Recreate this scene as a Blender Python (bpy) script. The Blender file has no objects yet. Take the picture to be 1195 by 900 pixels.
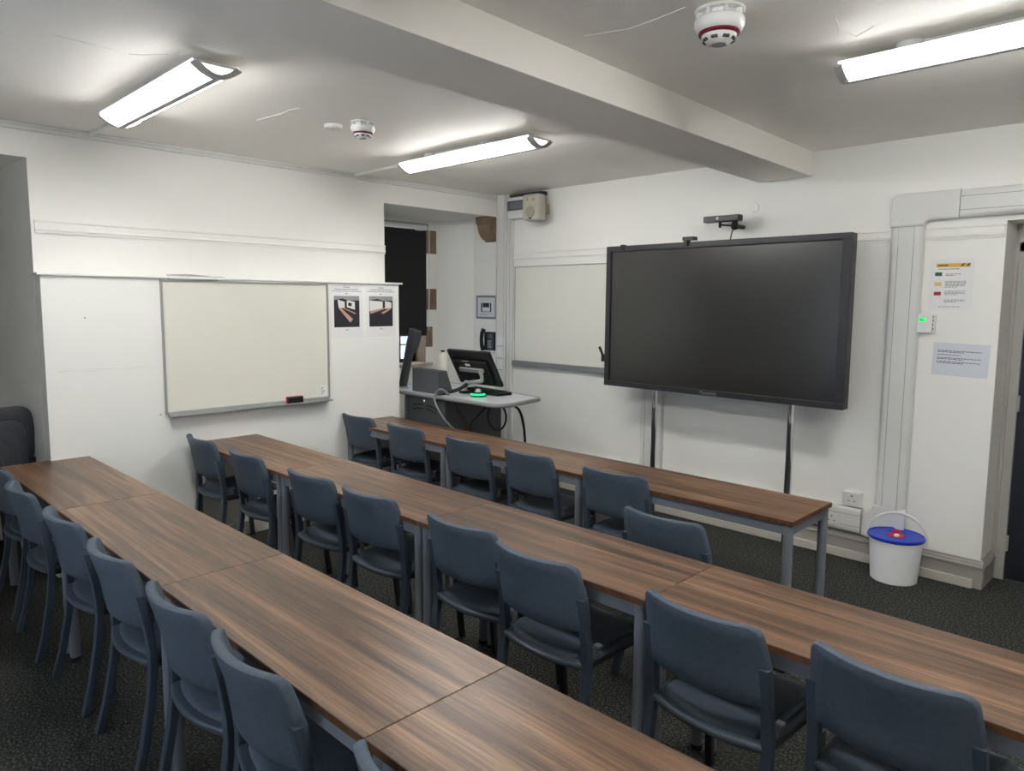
import bpy, bmesh, math, random
from mathutils import Vector, Matrix
random.seed(7)
C = bpy.context.scene.collection
PI = math.pi
H = 2.747            # ceiling height
AL = 0.0087          # the whiteboard wall is very slightly out of square
TH = 0.7336          # table height

# ------------------------------------------------------------------ colour / materials
def lin(c):
    c = c/255.0
    return c/12.92 if c <= .04045 else ((c+.055)/1.055)**2.4
def col(r, g, b): return (lin(r), lin(g), lin(b), 1)

def mat(name, rgb, rough=.5, metal=0, spec=.5, bump=0, bscale=200, var=0, vscale=3, coat=0, emis=None, estr=0, sheen=0):
    m = bpy.data.materials.new(name); m.use_nodes = True
    nt = m.node_tree; b = nt.nodes['Principled BSDF']
    b.inputs['Base Color'].default_value = col(*rgb)
    b.inputs['Roughness'].default_value = rough
    b.inputs['Metallic'].default_value = metal
    b.inputs['Specular IOR Level'].default_value = spec
    b.inputs['Coat Weight'].default_value = coat
    b.inputs['Sheen Weight'].default_value = sheen
    if emis:
        b.inputs['Emission Color'].default_value = col(*emis); b.inputs['Emission Strength'].default_value = estr
    tc = nt.nodes.new('ShaderNodeTexCoord')
    if var:
        n = nt.nodes.new('ShaderNodeTexNoise'); n.inputs['Scale'].default_value = vscale; n.inputs['Detail'].default_value = 5
        r = nt.nodes.new('ShaderNodeValToRGB')
        a = [max(0, c*(1-var)) for c in rgb]; z = [min(255, c*(1+var)) for c in rgb]
        r.color_ramp.elements[0].position = .3; r.color_ramp.elements[1].position = .7
        r.color_ramp.elements[0].color = col(*a); r.color_ramp.elements[1].color = col(*z)
        nt.links.new(tc.outputs['Object'], n.inputs['Vector']); nt.links.new(n.outputs['Fac'], r.inputs['Fac'])
        nt.links.new(r.outputs['Color'], b.inputs['Base Color'])
    if bump:
        n = nt.nodes.new('ShaderNodeTexNoise'); n.inputs['Scale'].default_value = bscale; n.inputs['Detail'].default_value = 4
        p = nt.nodes.new('ShaderNodeBump'); p.inputs['Strength'].default_value = bump; p.inputs['Distance'].default_value = .004
        nt.links.new(tc.outputs['Object'], n.inputs['Vector']); nt.links.new(n.outputs['Fac'], p.inputs['Height'])
        nt.links.new(p.outputs['Normal'], b.inputs['Normal'])
    return m

def wood():
    m = bpy.data.materials.new('walnut_laminate'); m.use_nodes = True
    nt = m.node_tree; b = nt.nodes['Principled BSDF']; N = nt.nodes.new; L = nt.links.new
    tc = N('ShaderNodeTexCoord'); oi = N('ShaderNodeObjectInfo')
    mul = N('ShaderNodeMath'); mul.operation = 'MULTIPLY'; mul.inputs[1].default_value = 37.0
    L(oi.outputs['Random'], mul.inputs[0])
    add = N('ShaderNodeVectorMath'); add.operation = 'ADD'
    L(tc.outputs['Object'], add.inputs[0]); L(mul.outputs[0], add.inputs[1])
    def noise(sx, sy, sc, det, dist=0):
        mp = N('ShaderNodeMapping'); mp.inputs['Scale'].default_value = (sx, sy, sy)
        n = N('ShaderNodeTexNoise'); n.inputs['Scale'].default_value = sc; n.inputs['Detail'].default_value = det
        n.inputs['Distortion'].default_value = dist
        L(add.outputs[0], mp.inputs['Vector']); L(mp.outputs[0], n.inputs['Vector']); return n
    n1 = noise(.6, 13, 1.3, 4, .9); n2 = noise(2.4, 75, 1.5, 6, .3); n3 = noise(9, 22, 3.0, 3, 1.5)
    r1 = N('ShaderNodeValToRGB'); e = r1.color_ramp.elements
    e[0].position = .31; e[0].color = col(72, 54, 43); e[1].position = .70; e[1].color = col(142, 112, 89)
    x = e.new(.45); x.color = col(98, 74, 57); x = e.new(.56); x.color = col(120, 92, 71)
    L(n1.outputs['Fac'], r1.inputs['Fac'])
    r2 = N('ShaderNodeValToRGB'); e = r2.color_ramp.elements
    e[0].position = .36; e[0].color = (.56, .53, .52, 1); e[1].position = .64; e[1].color = (1.15, 1.13, 1.1, 1)
    L(n2.outputs['Fac'], r2.inputs['Fac'])
    mx = N('ShaderNodeMix'); mx.data_type = 'RGBA'; mx.blend_type = 'MULTIPLY'; mx.inputs[0].default_value = .8
    L(r1.outputs['Color'], mx.inputs[6]); L(r2.outputs['Color'], mx.inputs[7])
    r3 = N('ShaderNodeValToRGB'); e = r3.color_ramp.elements
    e[0].position = .56; e[0].color = (0, 0, 0, 1); e[1].position = .78; e[1].color = (.14, .14, .14, 1)
    L(n3.outputs['Fac'], r3.inputs['Fac'])
    m2 = N('ShaderNodeMix'); m2.data_type = 'RGBA'; m2.inputs[7].default_value = col(176, 140, 114)
    L(r3.outputs['Color'], m2.inputs[0]); L(mx.outputs[2], m2.inputs[6])
    L(m2.outputs[2], b.inputs['Base Color'])
    b.inputs['Roughness'].default_value = .36
    b.inputs['Specular IOR Level'].default_value = .5
    bp = N('ShaderNodeBump'); bp.inputs['Strength'].default_value = .12; bp.inputs['Distance'].default_value = .001
    L(n2.outputs['Fac'], bp.inputs['Height']); L(bp.outputs['Normal'], b.inputs['Normal'])
    return m

def carpet():
    m = bpy.data.materials.new('carpet'); m.use_nodes = True
    nt = m.node_tree; b = nt.nodes['Principled BSDF']; N = nt.nodes.new; L = nt.links.new
    tc = N('ShaderNodeTexCoord')
    n = N('ShaderNodeTexNoise'); n.inputs['Scale'].default_value = 95; n.inputs['Detail'].default_value = 3; n.inputs['Roughness'].default_value = .75
    L(tc.outputs['Object'], n.inputs['Vector'])
    r = N('ShaderNodeValToRGB'); e = r.color_ramp.elements
    e[0].position = .40; e[0].color = col(30, 32, 34); e[1].position = .70; e[1].color = col(128, 124, 106)
    x = e.new(.54); x.color = col(60, 62, 61)
    L(n.outputs['Fac'], r.inputs['Fac']); L(r.outputs['Color'], b.inputs['Base Color'])
    b.inputs['Roughness'].default_value = .95; b.inputs['Specular IOR Level'].default_value = .15
    bp = N('ShaderNodeBump'); bp.inputs['Strength'].default_value = .6; bp.inputs['Distance'].default_value = .004
    L(n.outputs['Fac'], bp.inputs['Height']); L(bp.outputs['Normal'], b.inputs['Normal'])
    return m

def plaster(name, rgb, strength=.25, rough=.6, big=.5):
    """painted old plaster: broad waves plus a fine tooth"""
    m = bpy.data.materials.new(name); m.use_nodes = True
    nt = m.node_tree; b = nt.nodes['Principled BSDF']; N = nt.nodes.new; L = nt.links.new
    b.inputs['Base Color'].default_value = col(*rgb); b.inputs['Roughness'].default_value = rough
    b.inputs['Specular IOR Level'].default_value = .3
    tc = N('ShaderNodeTexCoord')
    a = N('ShaderNodeTexNoise'); a.inputs['Scale'].default_value = 2.2; a.inputs['Detail'].default_value = 6; a.inputs['Roughness'].default_value = .55
    c = N('ShaderNodeTexNoise'); c.inputs['Scale'].default_value = 60; c.inputs['Detail'].default_value = 3
    L(tc.outputs['Object'], a.inputs['Vector']); L(tc.outputs['Object'], c.inputs['Vector'])
    p = N('ShaderNodeBump'); p.inputs['Strength'].default_value = strength*big; p.inputs['Distance'].default_value = .06
    q = N('ShaderNodeBump'); q.inputs['Strength'].default_value = strength; q.inputs['Distance'].default_value = .0015
    L(a.outputs['Fac'], p.inputs['Height']); L(c.outputs['Fac'], q.inputs['Height'])
    L(p.outputs['Normal'], q.inputs['Normal']); L(q.outputs['Normal'], b.inputs['Normal'])
    return m

M = dict(
    wall=plaster('white_wall_paint', (238, 237, 232), .2),
    ceil=plaster('white_ceiling_paint', (242, 239, 233), .3, big=.6),
    panel=mat('white_panel_paint', (238, 238, 233), .45, bump=.05, bscale=40),
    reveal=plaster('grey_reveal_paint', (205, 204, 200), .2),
    carpet=carpet(), wood=wood(),
    wedge=mat('walnut_edge_strip', (88, 58, 38), .35, var=.25, vscale=30),
    steel=mat('grey_painted_steel', (116, 121, 130), .38, spec=.5),
    foot=mat('black_rubber', (18, 18, 19), .7),
    chair=mat('blue_grey_upholstery', (75, 86, 99), .62, spec=.35, bump=.25, bscale=600, var=.05, vscale=60),
    shell=mat('blue_grey_plastic', (66, 76, 88), .42, spec=.45, bump=.05, bscale=300),
    cframe=mat('blue_grey_frame', (62, 72, 85), .45, spec=.4),
    dframe=mat('dark_chair_frame', (34, 36, 40), .5),
    stackc=mat('charcoal_upholstery', (64, 68, 74), .5, bump=.2, bscale=500),
    bracket=mat('pale_link_metal', (120, 124, 128), .35, metal=.3),
    alu=mat('aluminium_frame', (176, 178, 178), .35, metal=.6),
    wb=mat('whiteboard_enamel', (226, 225, 213), .22, spec=.5),
    wb2=mat('whiteboard_enamel_old', (230, 229, 220), .25, spec=.5),
    plastic=mat('white_plastic', (226, 226, 223), .35),
    trunk=mat('white_trunking_plastic', (219, 219, 215), .32),
    line=mat('trunking_seam', (120, 122, 122), .6),
    cream=mat('cream_plastic', (180, 176, 164), .45),
    cream2=mat('cream_speaker_grille', (158, 152, 138), .7, bump=.5, bscale=900),
    bezel=mat('tv_bezel', (38, 38, 41), .35, spec=.5),
    screen=mat('tv_glass', (24, 24, 24), .24, spec=.9),
    black=mat('black_plastic', (16, 16, 18), .4),
    blackm=mat('black_matt', (12, 12, 14), .7),
    chrome=mat('chrome', (225, 226, 230), .08, metal=1),
    darkgrey=mat('lectern_grey', (74, 77, 80), .45),
    darkgrey2=mat('lectern_side_grey', (58, 60, 64), .5),
    deskgrey=mat('lectern_top', (190, 192, 196), .3, spec=.5),
    deskedge=mat('lectern_edge', (128, 130, 131), .4),
    slot=mat('vent_black', (8, 8, 9), .8),
    paper=mat('paper', (232, 232, 232), .7),
    paper2=mat('pale_blue_paper', (214, 218, 225), .6),
    ink=mat('print_ink', (70, 70, 74), .8),
    photo=mat('print_dark', (38, 39, 46), .5),
    photo2=mat('print_mid', (150, 150, 152), .5),
    photo3=mat('print_pink', (196, 150, 134), .5),
    photo4=mat('print_light', (222, 222, 218), .5),
    green=mat('print_green', (44, 88, 52), .6), yellow=mat('print_yellow', (228, 190, 112), .6),
    red=mat('print_red', (166, 48, 60), .6), gold=mat('print_gold', (222, 184, 66), .6),
    stone=mat('sandstone', (128, 109, 90), .85, bump=.5, bscale=40, var=.12, vscale=9),
    stone2=mat('pale_stone', (176, 160, 146), .85, bump=.5, bscale=40, var=.2, vscale=6),
    iron=mat('black_iron', (20, 22, 26), .5),
    blind=mat('black_blind_fabric', (19, 19, 22), .75, bump=.1, bscale=200),
    skirt=mat('grey_skirting_gloss', (160, 156, 150), .4, bump=.1, bscale=30),
    skirt2=mat('cream_skirting_board', (200, 195, 186), .45, bump=.15, bscale=40),
    door=mat('navy_door_paint', (34, 36, 44), .4, bump=.08, bscale=30),
    frame=mat('grey_door_frame', (176, 174, 168), .45, bump=.2, bscale=25),
    bucket=mat('translucent_white_plastic', (250, 251, 254), .35, spec=.5),
    blue=mat('blue_lid', (22, 62, 190), .35), redp=mat('red_plastic', (190, 30, 40), .4),
    detred=mat('dark_red_plastic', (120, 26, 48), .3),
    tlens=mat('thermostat_screen', (30, 190, 90), .3, emis=(40, 230, 110), estr=.7),
    lamp=mat('green_lamp', (20, 160, 90), .3, emis=(20, 235, 130), estr=1.6),
    hose=mat('grey_hose', (108, 110, 110), .5),
    ext=mat('outside_wall', (160, 172, 190), .9, var=.2, vscale=2),
    cap=mat('lamp_end_cap', (188, 186, 186), .5),
    fan=mat('spider_red', (200, 60, 50), .6),
)
# luminous diffuser
def emissive(name, rgb, s):
    m = bpy.data.materials.new(name); m.use_nodes = True; nt = m.node_tree
    b = nt.nodes['Principled BSDF']; b.inputs['Base Color'].default_value = (.85, .85, .85, 1)
    b.inputs['Emission Color'].default_value = (*rgb, 1); b.inputs['Emission Strength'].default_value = s
    return m
M['diff'] = emissive('lit_diffuser', (1, .99, .965), 26.0)
M['upglow'] = emissive('lit_diffuser_lip', (1, .98, .90), 2.0)
gl = bpy.data.materials.new('window_glass'); gl.use_nodes = True
b = gl.node_tree.nodes['Principled BSDF']; b.inputs['Transmission Weight'].default_value = 1; b.inputs['Roughness'].default_value = .02
b.inputs['IOR'].default_value = 1.1; b.inputs['Base Color'].default_value = (.92, .95, 1, 1)
M['glass'] = gl

# ------------------------------------------------------------------ mesh builder
class MB:
    def __init__(s): s.v = []; s.f = []; s.sm = []
    def add(s, vs, fs, smooth=False):
        o = len(s.v); s.v += [tuple(v) for v in vs]
        s.f += [tuple(i+o for i in f) for f in fs]; s.sm += [smooth]*len(fs); return s
    def box(s, a, b, rot=None, piv=(0, 0, 0)):
        x0, y0, z0 = [min(p, q) for p, q in zip(a, b)]; x1, y1, z1 = [max(p, q) for p, q in zip(a, b)]
        vs = [(x0,y0,z0),(x1,y0,z0),(x1,y1,z0),(x0,y1,z0),(x0,y0,z1),(x1,y0,z1),(x1,y1,z1),(x0,y1,z1)]
        if rot is not None: vs = [rot @ (Vector(v)-Vector(piv)) + Vector(piv) for v in vs]
        return s.add(vs, [(0,3,2,1),(4,5,6,7),(0,1,5,4),(1,2,6,5),(2,3,7,6),(3,0,4,7)])
    def prism(s, poly, ax, a, b):
        """poly in the plane normal to axis ax ('x': (y,z), 'y': (x,z), 'z': (x,y)), extruded a..b"""
        def P(p, t): return (t,p[0],p[1]) if ax == 'x' else (p[0],t,p[1]) if ax == 'y' else (p[0],p[1],t)
        n = len(poly); vs = [P(p, a) for p in poly]+[P(p, b) for p in poly]
        fs = [(i,(i+1)%n,(i+1)%n+n,i+n) for i in range(n)]+[tuple(range(n))[::-1], tuple(range(n, 2*n))]
        return s.add(vs, fs)
    def tube(s, pts, r, n=10, cap=True):
        pts = [Vector(p) for p in pts]; rs = r if isinstance(r, (list, tuple)) else [r]*len(pts)
        vs = []; up = Vector((0, 0, 1)); prev = None
        for i, p in enumerate(pts):
            d = (pts[min(i+1, len(pts)-1)]-pts[max(i-1, 0)]).normalized()
            if prev is None:
                u = d.cross(up if abs(d.z) < .9 else Vector((1, 0, 0))).normalized()
            else: u = (prev-d*prev.dot(d)).normalized()
            prev = u; w = d.cross(u)
            for k in range(n):
                a = 2*PI*k/n; vs.append(p+(u*math.cos(a)+w*math.sin(a))*rs[i])
        fs = []
        for i in range(len(pts)-1):
            for k in range(n): fs.append((i*n+k, i*n+(k+1)%n, (i+1)*n+(k+1)%n, (i+1)*n+k))
        s.add(vs, fs, True)
        if cap:
            m = (len(pts)-1)*n; s.add(vs[:n], [tuple(range(n))[::-1]]); s.add(vs[m:], [tuple(range(n))])
        return s
    def hosepipe(s, pts, r, n=8, sub=6):
        P = [Vector(p) for p in pts]; out = []
        for i in range(len(P)-1):
            a, b, c, d = P[max(i-1, 0)], P[i], P[i+1], P[min(i+2, len(P)-1)]
            for k in range(sub):
                t = k/sub; out.append(.5*((2*b)+(c-a)*t+(2*a-5*b+4*c-d)*t*t+(3*b-a-3*c+d)*t**3))
        out.append(P[-1]); return s.tube(out, r, n)
    def lathe(s, prof, c=(0, 0, 0), n=32, ax='z'):
        vs = []
        for r, z in prof:
            for k in range(n):
                a = 2*PI*k/n; p = (r*math.cos(a), r*math.sin(a), z)
                if ax == 'y': p = (p[0], -p[2], p[1])
                if ax == 'x': p = (p[2], p[0], p[1])
                vs.append((p[0]+c[0], p[1]+c[1], p[2]+c[2]))
        fs = []
        for i in range(len(prof)-1):
            for k in range(n): fs.append((i*n+k, i*n+(k+1)%n, (i+1)*n+(k+1)%n, (i+1)*n+k))
        s.add(vs, fs, True)
        if prof[0][0] > 1e-5: s.add(vs[:n], [tuple(range(n))[::-1]])
        if prof[-1][0] > 1e-5: s.add(vs[-n:], [tuple(range(n))])
        return s
    def bar(s, pts, hx, hy):
        """rectangular bar through pts, section measured along x and along y"""
        vs = []
        for p in pts:
            for a, b_ in ((-1,-1),(1,-1),(1,1),(-1,1)): vs.append((p[0]+a*hx, p[1]+b_*hy, p[2]))
        n = len(pts); fs = [(0,1,2,3), tuple(4*(n-1)+i for i in (3,2,1,0))]
        for i in range(n-1):
            for k in range(4): fs.append((4*i+k, 4*(i+1)+k, 4*(i+1)+(k+1)%4, 4*i+(k+1)%4))
        return s.add(vs, fs)
    def pad(s, hw, hh, r, t, f, roll=None, nx=14, ny=8, k=6):
        """cushion: rounded rectangle hw x hh (corner r, half thickness t), mapped by f(u, v, w) -> point"""
        roll = roll or t*1.3
        def loop(d):
            w, h, q = hw-d, hh-d, max(r-d, .004); P = []
            for i in range(nx): P.append((-(w-q)+2*(w-q)*i/nx, h))
            for i in range(k): a = PI/2-PI/2*i/k; P.append((w-q+q*math.cos(a), h-q+q*math.sin(a)))
            for i in range(ny): P.append((w, (h-q)-2*(h-q)*i/ny))
            for i in range(k): a = -PI/2*i/k; P.append((w-q+q*math.cos(a), -(h-q)+q*math.sin(a)))
            for i in range(nx): P.append(((w-q)-2*(w-q)*i/nx, -h))
            for i in range(k): a = -PI/2-PI/2*i/k; P.append((-(w-q)+q*math.cos(a), -(h-q)+q*math.sin(a)))
            for i in range(ny): P.append((-w, -(h-q)+2*(h-q)*i/ny))
            for i in range(k): a = PI-PI/2*i/k; P.append((-(w-q)+q*math.cos(a), (h-q)+q*math.sin(a)))
            return P
        seq = []
        for a in (0, 30, 60, 90): seq.append((roll*(1-math.sin(math.radians(a)) if 0 else 0)+roll*(1-math.cos(math.radians(a))), t*math.sin(math.radians(a))))
        lim = min(hw, hh)-.012
        for q in (.35, .7, 1.0):
            d = roll+(lim-roll)*q; seq.append((d, t))
        loops = [(d, -w) for d, w in reversed(seq[1:])]+seq
        n = None; vs = []; fs = []
        for d, w in loops:
            L_ = loop(d); n = len(L_)
            vs += [f(u, v, w) for u, v in L_]
        for i in range(len(loops)-1):
            for j in range(n): fs.append((i*n+j, i*n+(j+1)%n, (i+1)*n+(j+1)%n, (i+1)*n+j))
        # caps: zip the two long rows together
        for base, flip in ((0, True), ((len(loops)-1)*n, False)):
            top = list(range(0, nx+1)); b0 = nx+k+ny+k; bot = [b0+nx-i for i in range(nx+1)]
            for i in range(nx):
                q = (base+top[i], base+top[i+1], base+bot[i+1], base+bot[i]); fs.append(q if flip else q[::-1])
            rt = [base+i for i in range(nx, b0+1)]; lf = [base+(i % n) for i in range(b0+nx, n+1)]
            fs.append(tuple(rt) if flip else tuple(rt[::-1])); fs.append(tuple(lf) if flip else tuple(lf[::-1]))
        return s.add(vs, fs, True)
    def build(s, name, m, parent=None, bevel=0, loc=None, rotz=0, shade=None):
        me = bpy.data.meshes.new(name); me.from_pydata(s.v, [], s.f)
        me.polygons.foreach_set('use_smooth', [bool(x) for x in s.sm] if shade is None else [shade]*len(s.f))
        bm = bmesh.new(); bm.from_mesh(me)
        bmesh.ops.recalc_face_normals(bm, faces=bm.faces)
        if bevel:
            es = [e for e in bm.edges if len(e.link_faces) == 2 and e.calc_face_angle(0) > .6]
            bmesh.ops.bevel(bm, geom=es, offset=bevel, segments=2, affect='EDGES', profile=.6, clamp_overlap=True)
        for e in bm.edges:
            if len(e.link_faces) == 2 and e.calc_face_angle(0) > .62: e.smooth = False
        bm.to_mesh(me); bm.free(); me.materials.append(m)
        o = bpy.data.objects.new(name, me); C.objects.link(o)
        if parent: o.parent = parent
        if loc: o.location = loc
        if rotz: o.rotation_euler = (0, 0, rotz)
        return o

def text_mb(txt, size, depth=.001):
    cu = bpy.data.curves.new('t', 'FONT'); cu.body = txt; cu.size = size; cu.extrude = depth/2
    cu.align_x = 'CENTER'; cu.align_y = 'CENTER'
    o = bpy.data.objects.new('t', cu); C.objects.link(o)
    dg = bpy.context.evaluated_depsgraph_get(); me = bpy.data.meshes.new_from_object(o.evaluated_get(dg))
    vs = [tuple(v.co) for v in me.vertices]; fs = [tuple(p.vertices) for p in me.polygons]
    bpy.data.objects.remove(o); bpy.data.curves.remove(cu); bpy.data.meshes.remove(me)
    return vs, fs

def lw(x, y, z):      # a point of the whiteboard wall's own frame -> world
    c, s = math.cos(AL), math.sin(AL); return (c*x-s*y, s*x+c*y, z)
def tag(o, label, cat, group=None):
    o['label'] = label; o['category'] = cat
    if group: o['group'] = group
    return o
def thing(name, label, cat, loc=(0, 0, 0), rotz=0, group=None):
    o = bpy.data.objects.new(name, None); C.objects.link(o); o.empty_display_size = .1
    o.location = loc; o.rotation_euler = (0, 0, rotz); return tag(o, label, cat, group)
def struct(o): o['kind'] = 'structure'; return o
def copy_tree(o, parent=None):
    c = o.copy(); C.objects.link(c)
    if parent: c.parent = parent
    for ch in list(o.children): copy_tree(ch, c)
    return c

# ------------------------------------------------------------------ room shell
XR, YB = 6.3, -5.9
struct(MB().box((-1.3, YB-.2, -.1), (XR+.2, .9, 0)).build('floor', M['carpet']))
struct(MB().box((-1.3, YB-.2, H), (XR+.2, .9, H+.15)).build('ceiling', M['ceil']))
# wall with the screen: runs on past the corner into the window recess
m = MB()
m.box((-.366, 0, 0), (4.213, .34, H)); m.box((4.213, 0, 2.207), (5.2, .34, H)); m.box((5.2, 0, 0), (XR, .34, H))
struct(m.build('wall_front', M['wall']))
# whiteboard wall with alcove on the left and window recess on the right
m = MB()
m.prism([(0, -3.948), (0, -1.373), (-.74, -1.373), (-.96, -1.373), (-.96, -3.995)], 'z', 0, H)
m.box((-.9, -1.373, 2.545), (0, 0, H))
m.box((-.95, -5.8, 2.55), (0, -3.948, H)); m.box((-.95, YB, 0), (0, -5.8, H))
struct(m.build('wall_left', M['wall'], rotz=AL))
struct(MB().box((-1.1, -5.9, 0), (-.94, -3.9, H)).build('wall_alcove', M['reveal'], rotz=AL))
o = struct(MB().box((-.945, -5.65, .75), (-.93, -4.15, 2.5)).build('added_window_3', M['iron'], rotz=AL))  # unseen, added with its blind to darken the alcove and screen reflection
MB().box((-.92, -5.62, .80), (-.914, -4.18, 2.46)).build('added_dark_blind', M['blind'], o)
struct(MB().box((XR, YB, 0), (XR+.15, .3, H)).build('wall_right', M['wall']))
m = MB().box((-.9, YB-.3, 0), (1.6, YB, H)); m.box((3.8, YB-.3, 0), (XR+.15, YB, H)); m.box((1.6, YB-.3, 0), (3.8, YB, 1.05)); m.box((1.6, YB-.3, 1.95), (3.8, YB, H))
struct(m.build('wall_back', M['wall']))
w = struct(MB().box((1.6, YB-.21, 1.05), (3.8, YB-.205, 1.95)).build('added_window_2', gl))  # unseen window added behind the camera to supply cool daylight
m = MB()
for xx in (1.6, 2.31, 3.04, 3.75): m.box((xx, YB-.23, 1.05), (xx+.05, YB-.18, 1.95))
for zz in (1.05, 1.48, 1.90): m.box((1.6, YB-.23, zz), (3.8, YB-.18, zz+.05))
m.build('window_frame', M['plastic'], w)
pl = bpy.data.lights.new('daylight_portal', 'AREA'); pl.shape = 'RECTANGLE'; pl.size = 2.2; pl.size_y = .9; pl.cycles.is_portal = True
po = bpy.data.objects.new('daylight_portal', pl); C.objects.link(po); po.location = (2.7, YB-.25, 1.5); po.rotation_euler = (PI/2, 0, 0)
# beam across the ceiling
q = .0388
m = MB().prism([(2.6795, .02), (3.0687, .02), (3.0687-q*YB, YB), (2.6795-q*YB, YB)], 'z', 2.585, H+.01)
struct(m.build('ceiling_beam', M['ceil'], bevel=.004))

ceil_o = bpy.data.objects['ceiling']
for pts in ([(1.806, -4.206), (1.80, -4.054), (1.781, -3.918), (1.82, -3.87), (1.90, -3.80)], [(1.115, -3.028), (1.365, -2.999), (1.45, -3.01), (1.532, -2.987)], [(3.30, -2.75), (3.473, -2.692), (3.613, -2.704), (3.729, -2.72)], [(4.069, -2.267), (4.033, -2.13), (4.057, -2.022), (4.14, -2.086)]):
    MB().tube([(x, y, H) for x, y in pts], .0022, 6).build('plaster_crack', M['ceil'], ceil_o)

# window recess: right-hand splayed jamb, wall round the window with stone quoins
m = MB().prism([(-.366, 0), (-.5, -.09), (-.74, -.20), (-.74, .34), (-.366, .34)], 'z', 0, 2.56)
struct(m.build('wall_recess', M['wall']))
m = MB()
m.box((-.95, -1.4, 0), (-.72, -.1, 1.08)); m.box((-.95, -1.4, 2.46), (-.72, -.1, 2.56))
m.box((-.95, -.35, 1.08), (-.72, -.1, 2.46)); m.box((-.95, -1.4, 1.08), (-.72, -1.15, 2.46))
struct(m.build('wall_window', M['wall']))
w = struct(MB().box((-.905, -1.15, 1.08), (-.9, -.35, 2.46)).build('window_1', M['glass']))
m = MB()
m.box((-.915, -1.15, 1.08), (-.885, -1.10, 2.46)); m.box((-.915, -.40, 1.08), (-.885, -.35, 2.46))
m.box((-.915, -1.15, 1.08), (-.885, -.35, 1.12)); m.box((-.915, -1.15, 2.42), (-.885, -.35, 2.46))
for i in range(1, 4): m.box((-.91, -1.15+.2*i-.006, 1.08), (-.89, -1.15+.2*i+.006, 2.46))
for i in range(7): m.box((-.91, -1.15, 1.26+.18*i), (-.89, -.35, 1.272+.18*i))
m.build('window_frame', M['iron'], w)
MB().box((-.96, -1.2, 1.05), (-.66, -.3, 1.082)).build('window_sill', M['stone2'], w, bevel=.006)
m = MB()
for (z0, z1, yr) in ((2.205, 2.44, -.207), (1.63, 1.845, -.207), (1.245, 1.455, -.262)):
    m.box((-.945, -.352, z0), (-.716, yr, z1))
m.box((-.945, -.352, 1.08), (-.722, -.340, 1.25))
m.build('window_stone_surround', M['stone'], w, bevel=.003)
# what can be glimpsed outside
m = MB().box((-6.2, -4, -1), (-6, 4, 4.2))
o = struct(m.build('exterior_wall', M['ext']))
# corbel
t = [(0, 2.545), (-.155, 2.545), (-.155, 2.485), (-.135, 2.47), (-.13, 2.43), (-.105, 2.375), (-.06, 2.33), (-.03, 2.325), (-.03, 2.31), (0, 2.31)]
tag(MB().prism(t, 'x', -.17, -.005).build('stone_corbel', M['stone'], bevel=.003),
    'brown carved stone corbel under the lintel of the window recess', 'corbel')

# roller blind
t = thing('roller_blind', 'black roller blind pulled most of the way down over the recessed window', 'blind', (-.69, -.75, 1.365))
MB().box((-.003, -.42, .015), (.003, .385, 1.06)).build('blind_fabric', M['blind'], t)
MB().box((-.008, -.42, 0), (.008, .385, .018)).build('bottom_bar', M['black'], t, bevel=.003)
MB().tube([(0, -.42, 1.095), (0, .385, 1.095)], .024, 14).build('roller', M['plastic'], t)
MB().box((-.03, -.43, 1.075), (.012, .41, 1.135)).build('head_rail', M['alu'], t, bevel=.002)
m = MB(); m.tube([(.02, .40, 1.09), (.022, .402, .6), (.02, .40, .05)], .0025, 6); m.tube([(.02, .418, 1.09), (.02, .42, .6), (.02, .40, .05)], .0025, 6)
m.build('pull_cord', M['plastic'], t)

# boxed-in lower wall panel with cap shelf (whiteboard hangs on it)
PX = .128
t = thing('wall_panelling', 'white boxed-out panelling below the thin shelf on the whiteboard wall', 'panelling', lw(0, -2.635, 0), AL)
y0, y1 = -3.946+2.635, -1.324+2.635
m = MB().box((.001, y0, 0), (PX, y1, 1.856)); m.build('panel_board', M['panel'], t, bevel=.002)
MB().box((.001, y0-.02, 1.856), (PX+.022, y1+.028, 1.872)).build('cap_shelf', M['panel'], t, bevel=.002)
m = MB()
ys = [-3.88+i*.03 for i in range(20)]
for i, yy in enumerate(ys[:-1]): m.box((PX, yy+2.635, 1.272+.004*math.sin(i*.9)), (PX+.0015, yy+2.635+.031, 1.276+.004*math.sin(i*.9+.4)))
m.build('cracked_joint', M['plastic'], t)
m = MB().box((PX, y0+.002, 0), (PX+.018, y1-.002, .095)); m.build('skirting', M['skirt2'], t, bevel=.004)
m = MB()
m.lathe([(.004, 0), (.004, .003)], (PX+.001, -3.72+2.635, 1.60), 8, 'x'); m.lathe([(.004, 0), (.004, .003)], (PX+.001, -3.30+2.635, .95), 8, 'x')
m.build('screw_hole', M['ink'], t)

m = MB()
for i in range(10):
    a, b_ = -.19+.038*i, -.19+.038*(i+1); f_ = lambda y: .004+.010*max(0, 1-((y+.05)/.16)**2)
    m.add([(-.012, a, f_(a)), (.022, a, 0.001), (.022, b_, 0.001), (-.012, b_, f_(b_)), (-.012, a, f_(a)+.0015), (.022, a, .0025), (.022, b_, .0025), (-.012, b_, f_(b_)+.0015)], [(0,3,2,1),(4,5,6,7),(0,1,5,4),(2,3,7,6)]+([(0,4,7,3)] if 0 else [(1,2,6,5),(0,4,7,3)]))
tag(m.build('curled_sheet', M['photo2'], loc=lw(.125, -3.03, 1.872), rotz=AL), 'thin grey curled sheet lying on the shelf above the whiteboard', 'sheet')

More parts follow.
